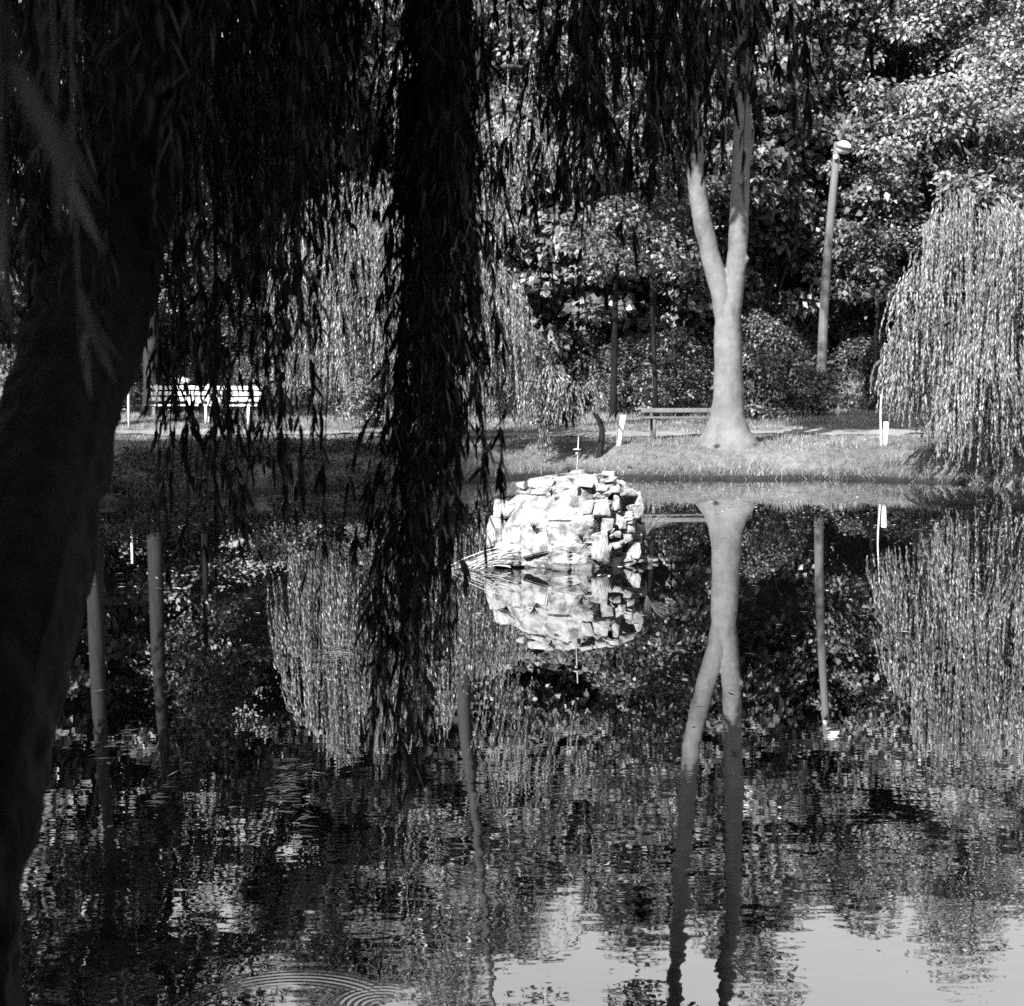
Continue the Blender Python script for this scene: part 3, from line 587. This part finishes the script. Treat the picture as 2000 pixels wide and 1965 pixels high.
bench(1335, 32.3, 1.8, .04, 'low park bench half hidden behind the left side of the forked trunk', 'pole', 1)  # grey wood on a white bench stands for its shade
def lump(name, c, s, m, label, cat, seed=0):
    import bmesh
    bm = bmesh.new(); bmesh.ops.create_icosphere(bm, subdivisions=3, radius=1)
    for v in bm.verts:
        n = mnoise.noise(v.co * 1.4 + Vector((seed, 0, 0))) * .28 + mnoise.noise(v.co * 4 + Vector((seed, 3, 0))) * .08
        v.co = Vector((v.co.x * s[0], v.co.y * s[1], v.co.z * s[2])) * (1 + n)
        if v.co.z < 0: v.co.z *= .6
    me = bpy.data.meshes.new(name); bm.to_mesh(me); bm.free(); me.materials.append(M[m])
    for p in me.polygons: p.use_smooth = True
    o = bpy.data.objects.new(name, me); COL.objects.link(o); o.location = c; return tag(o, label, cat)
q = at(352, 745, 37.6); lump('bundle', (q[0], 37.62, .82 + 1.02), (.22, .12, .12), 'white', 'pale bundle laid over the back of the left bench', 'bundle', 1)
for px, lab, s in [(376, 'larger white bag standing on the seat of the left bench', .13), (394, 'small round white bag beside the larger one on the bench seat', .09), (424, 'white bag on the seat of the right-hand white bench', .14)]:
    x = (px - 1000) / F * 37.3; lump('bag', (x, 37.25, gz(x, 37.4) + .47 + s * .62), (s, s * .8, s * 1.15), 'white', lab, 'bag', px)

# ------------------------------------------------------------------ fountain rock
import bmesh
RD = 15.7
rc = at(1110, 1100, RD); RX = rc[0]; root = empty('rock_fountain', (RX, RD, 0), 'pale mound of mortared limestone standing in the pond with a fountain pipe on top', 'fountain')
def ico(name, sub, fn, m, parent, smooth=False):
    bm = bmesh.new(); bmesh.ops.create_icosphere(bm, subdivisions=sub, radius=1)
    for v in bm.verts: v.co = fn(v.co)
    me = bpy.data.meshes.new(name); bm.to_mesh(me); bm.free(); me.materials.append(M[m])
    if smooth:
        for p in me.polygons: p.use_smooth = True
    o = bpy.data.objects.new(name, me); COL.objects.link(o); o.parent = parent; return o
# half-width of the mound by height above the water (left, right), metres
HZ = [-.25, 0.0, .10, .18, .30, .50, .66, .80, .93, 1.02]; LF = [-.80, -.84, -.86, -.93, -.88, -.80, -.70, -.54, -.47, -.43]; RT = [.86, .86, .84, .80, .82, .80, .80, .79, .70, .52]
def core(co):
    z = (co.z * .5 + .5) ** .8 * 1.14 - .20
    l = np.interp(z, HZ, LF) + .03; r = np.interp(z, HZ, RT) - .05; cx = (l + r) / 2; hw = (r - l) / 2
    k = math.sqrt(co.x ** 2 + co.y ** 2) + 1e-6; ux, uy = co.x / k, co.y / k; e = min(1, k * 1.5) ** .6
    p = Vector((cx + ux * hw * e, uy * hw * .85 * e, z))
    br = float(np.clip((p.x - .15) / .3, 0, 1)); n = mnoise.fractal(p * 4.2, .9, 2.1, 5) * (.035 + .06 * br) + (mnoise.cell(p * 7.0) - .5) * .10 * br + (mnoise.cell(p * 4.0 + Vector((5, 1, 2))) - .5) * .035
    return p + Vector((ux, uy, .2)) * n
cr = ico('core', 6, core, 'mortar', root)
st_n = 0
def stone(c, s, m='stone', rz=None, seed=None, n=18):
    global st_n
    st_n += 1; r = random.Random(st_n * 13 + 5); bm = bmesh.new()
    for sx in (-1, 1):
        for sy in (-1, 1):
            for sz in (-1, 1):
                bm.verts.new((s[0] / 2 * (sx + r.uniform(-.6, .1) * sx), s[1] / 2 * (sy + r.uniform(-.35, .1) * sy), s[2] / 2 * (sz + r.uniform(-.6, .1) * sz)))
    for q in range(3): bm.verts.new((s[0] / 2 * r.uniform(-.7, .7), -s[1] / 2 * r.uniform(.95, 1.15), s[2] / 2 * r.uniform(-.7, .7)))
    res = bmesh.ops.convex_hull(bm, input=bm.verts)
    bmesh.ops.delete(bm, geom=[v for v in bm.verts if not v.link_faces], context='VERTS')
    bmesh.ops.bevel(bm, geom=list(bm.edges), offset=min(s) * .07, segments=2, affect='EDGES', clamp_overlap=True)
    bmesh.ops.triangulate(bm, faces=bm.faces); bmesh.ops.subdivide_edges(bm, edges=bm.edges, cuts=2, use_grid_fill=True)
    for v in bm.verts: v.co += v.co.normalized() * mnoise.noise(v.co * 22 + Vector((st_n, 0, 0))) * min(s) * .05
    me = bpy.data.meshes.new('stone'); bm.to_mesh(me); bm.free(); me.materials.append(M[m])
    o = bpy.data.objects.new('stone', me); COL.objects.link(o); o.parent = root; o.location = c
    o.rotation_euler = (r.uniform(-.15, .15), r.uniform(-.15, .15), r.uniform(-.4, .4) if rz is None else rz); return o
def rpx(px, py):   # pixel on the mound's face -> local x,z
    q = at(px, py, RD - .55); return q[0] - RX, q[2]
STN = [  # read off the photograph: centre, size in px, how far proud of the mortar (m)
    (1052, 944, 54, 20, .0, 1), (1100, 950, 34, 16, 0, 1), (1200, 957, 30, 14, 0, 1), (1020, 948, 22, 14, 0, 1), (1076, 944, 20, 16, 0, 1), (1120, 960, 17, 30, .03, 1), (1145, 948, 30, 10, 0, 1), (1176, 954, 26, 12, 0, 1),
    (1222, 962, 36, 18, .02, 1), (1244, 982, 18, 42, .03, 1), (1204, 982, 12, 26, .02, 1), (1240, 1004, 32, 34, .03, 1), (1172, 994, 34, 34, .04, 1), (1146, 992, 26, 30, .03, 1), (1184, 1024, 26, 34, .04, 1),
    (1166, 1072, 40, 66, .05, 1), (1182, 1080, 24, 44, .04, 1), (1236, 1080, 26, 42, .03, 1), (1214, 1024, 14, 18, .02, 1), (1230, 1032, 22, 20, .02, 1), (1204, 1044, 22, 14, .0, 1), (1224, 1052, 20, 14, 0, 1), (1200, 1066, 26, 14, 0, 1),
    (986, 1003, 44, 40, .0, 1), (974, 1024, 40, 34, .0, 1), (966, 1052, 44, 36, .0, 1), (1106, 1062, 74, 58, -.01, 1), (1052, 1060, 58, 54, -.01, 1), (1012, 1052, 40, 52, -.02, 1)]
for (px, py, w, h, pr, _) in STN:
    yf = -.5; sc = (RD - .4) / F; w_, h_ = w * sc * 1.12, h * sc * 1.12
    for it in range(5):
        q = at(px, py, RD + yf); x, z = q[0] - RX, q[2]
        hl = np.interp(z, HZ, LF); hr = np.interp(z, HZ, RT); cxm = (hl + hr) / 2; hw = (hr - hl) / 2; u = np.clip((x - cxm) / hw, -.93, .93)
        yf = .5 * yf + .5 * (-hw * .85 * math.sqrt(1 - u * u))
    x = cxm + np.clip((x - cxm) / hw, -.98, .98) * hw
    dp = max(.1, min(.2, (w_ + h_) * .4))
    stone((x, yf + dp / 2 - pr * .7 + .012, z), (w_, dp, h_), rz=float(u) * .8)
for i in range(24):   # dark footing stones at the waterline
    a = math.pi * (1 + rng.random()); rr = .80 + rng.uniform(-.08, .12); q = rng.uniform(.06, .26)
    stone((math.cos(a) * rr, math.sin(a) * rr * .84, rng.uniform(.0, .05)), (q, q * rng.uniform(.6, 1), q * rng.uniform(.3, .6)), 'stone_dark')
for i in range(9):
    a = i / 9 * math.pi + .1; stone((math.cos(a) * .74, math.sin(a) * .66, rng.uniform(.3, .8)), (.26, .22, .2))
for i, (x, y, s) in enumerate([(.1, .3, .2), (.45, .2, .18)]): stone((x, y, .92), (s, s, .1))
g = Geo(); p0 = np.array([at(1126, 940, RD)[0] - RX, 0, .85]); zt = at(1130, 853, RD)[2]; xt = at(1130, 853, RD)[0] - RX
tube(g, [p0, (xt, 0, zt)], [.008, .006], 8); pipe = g.build('pipe', M['metal'], root, True)
g = Geo(); zz = at(1127, 878, RD)[2]; xx = at(1127, 878, RD)[0] - RX
tube(g, [(xx, 0, zz - .008), (xx, 0, zz - .003), (xx, 0, zz + .003), (xx, 0, zz + .014)], [.008, .044, .046, .008], 20); tube(g, [(xx, 0, zz - .06), (xx, 0, zz - .052), (xx, 0, zz - .035), (xx, 0, zz - .028)], [.008, .016, .016, .008], 12)
g.build('nozzle', M['metal'], pipe, True)
g = Geo(); q = at(1162, 925, RD); tube(g, [(q[0] - RX, .05, .85), (q[0] - RX, .05, q[2])], .006, 6); g.build('pipe', M['metal'], root, True)
# weeds growing on the mound
def tuft(c, n, L, m, label, name='weed_tuft', spread=.6, up=1.0, cat='weed', dirb=(0, 0, 0), w=.006):
    g = Geo()
    for i in range(n):
        d = unit(np.array([rng.normal(0, spread), rng.normal(0, spread), up]) + np.array(dirb)); l = L * rng.uniform(.5, 1.1)
        p = spline([(0, 0, -.03), d * l * .5, d * l + np.array([d[0] * .15 * l, d[1] * .15 * l, -.18 * l])], 5); s = unit(np.cross(d, rng.normal(0, 1, 3)))
        wd = np.linspace(w, .0008, 5)[:, None]; V = np.stack([p - s * wd / 2, p + s * wd / 2], 1).reshape(-1, 3); g.add(V, [(2 * j, 2 * j + 1, 2 * j + 3, 2 * j + 2) for j in range(4)])
    o = g.build(name, M[m]); o.location = c; return tag(o, label, cat)
tuft((RX - .12, RD - .1, .95), 70, .24, 'grass', 'wispy grass tuft on top of the rock fountain beside the pipe')
tuft((RX + .82, RD - .35, .35), 90, .34, 'grass', 'thin weeds growing from the right side of the rock fountain', dirb=(.8, 0, .1))
tuft((RX + .3, RD - .35, .9), 40, .10, 'grass', 'low dark weeds in the broken top of the rock fountain')
tuft((RX - .38, RD - .68, .42), 60, .13, 'leaf_near', 'small dark weed clinging to the pale left face of the rock')
tuft((RX - .20, RD - .62, .78), 40, .10, 'leaf_near', 'tiny dark weed near the upper left of the rock')
tuft((RX + .1, RD - .74, .33), 36, .09, 'leaf_near', 'tiny dark weed low on the middle of the rock')
g = Geo()
for i in range(26):
    a = np.array([RX - .62 + rng.uniform(-.1, .1), RD - .72 + rng.uniform(-.1, .1), .12 + rng.uniform(-.1, .14)]); e = a + np.array([-rng.uniform(.25, .62), rng.uniform(-.15, .15), -a[2] + .005 + rng.uniform(-.01, .05)])
    tube(g, spline([a, (a + e) / 2 + np.array([0, 0, .03]), e], 4), .0035, 4, cap=False)
tag(g.build('dry_reeds', M['straw']), 'pale dry reed stalks trailing into the water left of the rock', 'reeds', kind='stuff')
# sword-like grass tussock and stones at the water edge
for px, D, s, lab in [(1108, 29.3, .34, 'long-bladed grass tussock at the water edge behind the rock fountain'), (1230, 28.9, .2, 'small grass tussock at the shore right of the rock fountain'), (1400, 29.4, .16, 'grass tussock growing against the left root of the forked tree'), (1470, 29.6, .14, 'grass tussock at the right root of the forked tree')]:
    x = (px - 1000) / F * D; tuft((x, D, gz(x, D)), 160, s, 'grass', lab, 'grass_tussock', .45, 1, 'grass tussock', w=.014)
# bare roots on the right bank
for i, (pts, lab) in enumerate([([(1960, 862, 27.6), (1925, 885, 27.1), (1905, 915, 26.8), (1885, 945, 26.6)], 'left exposed root sloping into the water under the right willow'),
                                ([(1975, 870, 27.4), (1952, 895, 26.9), (1938, 925, 26.6), (1925, 950, 26.3)], 'thick middle exposed root under the right willow'),
                                ([(1990, 875, 27.2), (1985, 900, 26.8), (1975, 930, 26.4), (1962, 952, 26.1)], 'right exposed root under the right willow')]):
    P = [np.array(P3(*p)) for p in pts]
    for p in P[:-1]: p[2] = gz(p[0], p[1]) + .03
    P[-1][2] = -.05; g = Geo(); tube(g, spline(P, 12), np.linspace(.09, .045, 12), 10); o = g.build('tree_root', M['bark_pale'], None, True); tag(o, lab, 'root', 'exposed roots on the right bank')

# ------------------------------------------------------------------ things floating on the water
n = 5200; x = rng.uniform(-9, 9.5, n); y = 3.6 + rng.random(n) ** .6 * 25.5; d = sdist(x, y); cl = wob(x * .9, y * .5) + .7 * wob(x * .35 + 3, y * .22)
m = (d < -.05) & ((cl > .45) | (rng.random(n) < .12) | ((y > 21) & (cl > .0))) & (np.hypot(x - RX, y - RD) > .95); x, y = x[m], y[m]; n = len(x)
g = Geo(); a = rng.uniform(0, 6.28, n); leaves(g, np.stack([x, y, np.full(n, .004)], 1), np.stack([np.cos(a), np.sin(a), rng.uniform(0, .15, n)], 1), np.tile([0, 0, 1.0], (n, 1)), rng.uniform(.03, .10, n), rng.uniform(.012, .035, n), 0.0, False)
for (px, py, wpx) in [(640, 1278, 60), (620, 1284, 40), (540, 1548, 30), (525, 1540, 30), (870, 1680, 12), (1075, 1545, 14), (565, 1618, 12), (205, 1445, 14), (290, 1548, 12), (760, 985, 30), (640, 975, 40), (680, 960, 40)]:
    dep = math.tan(PITCH + math.atan((py - CYP) / F)); D = H / dep; k = int(wpx * 1.5)
    xx = (px - 1000) / F * D + rng.normal(0, wpx / F * D * .45, k); yy = D + rng.normal(0, .10 + .02 * D, k); a = rng.normal(0, .5, k)
    leaves(g, np.stack([xx, yy, np.full(k, .006)], 1), np.stack([np.cos(a), np.sin(a), rng.uniform(0, .1, k)], 1), np.tile([0, 0, 1.0], (k, 1)), rng.uniform(.04, .12, k), rng.uniform(.006, .016, k), 0.0, False)
tag(g.build('floating_leaves', M['litter']), 'scattered fallen leaves and twigs floating on the dark pond', 'floating leaves', kind='stuff')

# ------------------------------------------------------------------ foreground weeping willow
b0 = np.array([at(-125, 2300, 2.6)[0], 2.6, .42]); root = empty('leaning_willow', tuple(b0), 'huge dark weeping willow leaning in from the left, its leafy curtain hanging before the pond', 'tree')
g = Geo()
tp = spline([b0 + (0, -.02, -.3), b0 + (0, 0, .02), np.array(P3(-105, 1900, 2.6)), np.array(P3(-45, 1500, 2.7)), np.array(P3(40, 1150, 2.95)), np.array(P3(108, 850, 3.3)), np.array(P3(195, 560, 3.7)), np.array(P3(265, 300, 4.1)), np.array(P3(330, 0, 4.4)), np.array(P3(380, -300, 4.7)), np.array(P3(500, -620, 5.0))], 60)
def barklobes(a, t): return 1 + .06 * np.cos(a * 4 + t * 9) + .04 * np.cos(a * 11 - t * 14) + .03 * np.cos(a * 17 + t * 31) + .03 * math.sin(t * 47)
tube(g, tp - b0, np.interp(np.linspace(0, 1, 60), [0, .08, .2, .5, .75, 1], [.24, .165, .130, .128, .13, .10]), 36, barklobes)
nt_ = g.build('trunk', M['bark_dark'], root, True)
sd_ = nt_.modifiers.new('subdivision', 'SUBSURF'); sd_.levels = 1; sd_.render_levels = 2
ty = bpy.data.textures.new('bark ridges', 'CLOUDS'); ty.noise_scale = .11; ty.noise_depth = 4
d2 = nt_.modifiers.new('ridges', 'DISPLACE'); d2.texture = ty; d2.texture_coords = 'LOCAL'; d2.strength = .05; d2.mid_level = .5
TOPZ = 3.7
fork = tp[46]
for i, e in enumerate([(-.2, 4.2, 4.3), (1.6, 4.6, 4.2), (-3.2, 3.4, 4.6), (-1.0, 5.6, 4.6), (.6, 3.2, 4.9), (-2.3, 4.9, 4.4), (2.8, 3.6, 4.4)]):
    g = Geo(); e = np.array(e); mid = (fork + e) / 2 + np.array([0, 0, .55]); pt = spline([fork, mid, e, e + (e - fork) * .25 + np.array([0, 0, -.35])], 16) - b0
    tube(g, pt, np.linspace(.08, .014, 16), 10); g.build('limb', M['bark_dark'], root, True)
def strand_geo(pxt, pxb, yb, D, dens=1.0, ztop=None, L=.092, Wd=.0135, twigs=True, g=None, tw=.38):
    g = g or Geo(); top = at(pxt, 0, D); k = (ztop or rng.uniform(TOPZ, TOPZ + .7)); bot = at(pxb, yb, D)
    sl = (bot - top) / (bot[2] - top[2] + 1e-9); tt = top + sl * min(0, 1) ; tt = np.array([top[0], D, k]) ; bot[1] = D
    p = hang_path(tt, bot, .045, 22) - b0
    r = np.linspace(.004, .0012, 22); tube(g, p, r, 5, cap=False)
    strand_leaves(g, p[2:], .034 / dens, L, Wd, True, .7)
    ln = np.linalg.norm(p[-1] - p[0])
    if twigs:
        for j in range(int(ln / .22 * dens)):
            i0 = rng.integers(1, 20); q = p[i0]; a = rng.uniform(0, 6.28); l = rng.uniform(.12, .42 * min(1, tw * 2.2)) * min(1, (22 - i0) / 6)
            if l < .06: continue
            o = np.array([math.cos(a), math.sin(a), 0]); e = q + o * l * tw + np.array([0, 0, -l]); pt = spline([q, q + o * l * .25 + np.array([0, 0, -l * .3]), e], 7)
            tube(g, pt, np.linspace(.002, .0008, 7), 4, cap=False); strand_leaves(g, pt, .026 / dens, L * .95, Wd, True, .8)
    return g
SP = []
yend = lambda x: np.interp(x, [-80, 180, 300, 340, 400, 470, 540, 600, 635, 665, 700, 770], [900, 820, 900, 960, 1180, 1150, 1000, 880, 760, 430, 340, 340])
for x in np.arange(-60, 690, 19): SP.append((x + rng.normal(0, 6), x + rng.normal(0, 14), yend(x) * rng.uniform(.62, 1.0), rng.uniform(3.6, 5.6), 1.0))
SP += [(345, 350, 1010, 3.9, .7), (420, 430, 1130, 4.1, .8), (500, 505, 1060, 4.0, .8), (560, 578, 1090, 4.2, .7), (395, 402, 1300, 4.2, .5), (455, 470, 1255, 4.1, .6), (690, 682, 1400, 4.4, .35), (640, 640, 1130, 4.2, .4), (385, 372, 1245, 4.0, .9), (470, 482, 1200, 4.1, .9), (540, 618, 1040, 3.8, .8), (300, 330, 1120, 3.9, .7), (690, 705, 470, 4.3, .9), (715, 730, 360, 4.6, 1), (745, 745, 400, 4.4, 1), (600, 560, 780, 3.7, 1), (650, 640, 600, 4.0, 1)]
for i in range(17):   # the thick central bundle
    SP.append((866 + rng.normal(0, 19), 848 + rng.normal(0, 10), [1180, 1240, 1290, 1330, 1000, 900, 1100][i % 7] + rng.uniform(-50, 40), rng.uniform(4.0, 4.6), 1.3, .24))
SP += [(850, 757, 1560, 4.35, 1.0), (858, 745, 1660, 4.4, .9), (856, 768, 1420, 4.3, 1.1), (862, 716, 1930, 4.5, .6), (848, 750, 1610, 4.4, 1.0), (852, 762, 1500, 4.35, 1.1), (855, 772, 1450, 4.3, 1.1), (846, 738, 1700, 4.45, .9), (850, 748, 1640, 4.4, 1.1), (856, 764, 1540, 4.45, 1.2), (868, 790, 1400, 4.4, 1.2), (853, 742, 1760, 4.45, .9), (850, 752, 1690, 4.4, 1.0), (880, 930, 930, 4.1, 1.0), (895, 925, 1060, 4.2, 1.0), (840, 905, 1180, 4.0, .9), (905, 940, 900, 4.4, .8), (900, 930, 640, 4.3, .9)]
ye2 = lambda x: np.interp(x, [960, 1020, 1080, 1130, 1190, 1230, 1270, 1330, 1400, 1450, 1500], [200, 330, 480, 500, 570, 500, 420, 430, 320, 260, 300])
SP += [(950, 962, 215, 4.2, .8), (972, 985, 150, 4.6, .6), (1012, 1020, 240, 4.3, .6)]
for x in np.arange(1048, 1470, 13.5): SP.append((x + rng.normal(0, 4), x + rng.normal(0, 10), ye2(x) * rng.uniform(.68, 1.06), rng.uniform(3.7, 5.2), 1.0))
SP += [(1160, 1152, 880, 5.0, .35), (1490, 1512, 395, 4.2, .55), (1555, 1548, 548, 4.6, .5), (1540, 1600, 330, 4.0, .35), (1595, 1590, 180, 4.4, .4), (1745, 1722, 150, 3.6, .45), (1775, 1772, 95, 3.2, .4)]
print('strands', len(SP))
for (px_, y0_, y1_, D_) in [(-10, -90, 150, .85), (-12, 200, 400, .8), (105, 180, 370, 1.35), (150, 540, 650, 1.5)]:
    g = Geo(); a_ = at(px_, y0_, D_); b_ = at(px_ + 25, y1_, D_); k_ = 4; tt_ = np.linspace(0.05, .75, k_)[:, None]; P_ = a_ * (1 - tt_) + b_ * tt_ - b0
    tube(g, spline([a_ + (0, 0, 1.2) - b0, a_ - b0, b_ - b0], 8), .0015, 5); leaves(g, P_, np.stack([rng.normal(0, .25, k_), rng.normal(0, .2, k_), -np.ones(k_)], 1), rng.normal(0, .4, (k_, 3)) + np.array([-.3, -1, .2]), .085, .013, .15, True)
    g.build('hanging_branch', M['leaf_willow'], root)  # pale leaf colour stands for sunlight on these closest leaves
extra = Geo()
order = SP[:]; keep = set(sorted(range(len(SP)), key=lambda q: -SP[q][2])[:95])   # the longest strands are parts of their own
for i, (a_, b_, yb, D, dn, *tw_) in enumerate(order):
    tw_ = tw_[0] if tw_ else .38
    if i not in keep: strand_geo(a_, b_, yb, D, dn, g=extra, tw=tw_)
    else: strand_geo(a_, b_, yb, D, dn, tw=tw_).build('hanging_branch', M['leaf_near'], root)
# dense upper crown (uncountable twigs) as one part
for i in range(175):
    x = rng.uniform(-90, 700); strand_geo(x, x + rng.normal(0, 20), min(yend(x), 620) * rng.uniform(.45, .95), rng.uniform(4.2, 6.8), .9, g=extra)
for i in range(12):
    x = rng.uniform(70, 330); strand_geo(x, x + rng.normal(-10, 20), rng.uniform(250, 760), rng.uniform(2.3, 3.0), .9, g=extra)
for i in range(26):
    x = rng.normal(864, 17); strand_geo(x, x - 6 + rng.normal(0, 12), rng.uniform(350, 1000), rng.uniform(4.1, 4.9), 1.1, g=extra, tw=.26)
for i in range(44):
    x = rng.uniform(1060, 1460); strand_geo(x, x + rng.normal(0, 10), ye2(x) * rng.uniform(.3, .7), rng.uniform(4.2, 5.6), .9, g=extra)
n = 26000; p = unit(rng.normal(0, 1, (n, 3))) * (rng.random(n) ** .4)[:, None] * np.array([3.6, 3.2, 1.6]) + np.array([-.8, 3.0, 5.0])
m = p[:, 2] > 3.75; p = p[m]; leaves(extra, p - b0, np.stack([rng.normal(0, .4, len(p)), rng.normal(0, .4, len(p)), -np.ones(len(p))], 1), rng.normal(0, 1, (len(p), 3)), .13, .03, .1, False)
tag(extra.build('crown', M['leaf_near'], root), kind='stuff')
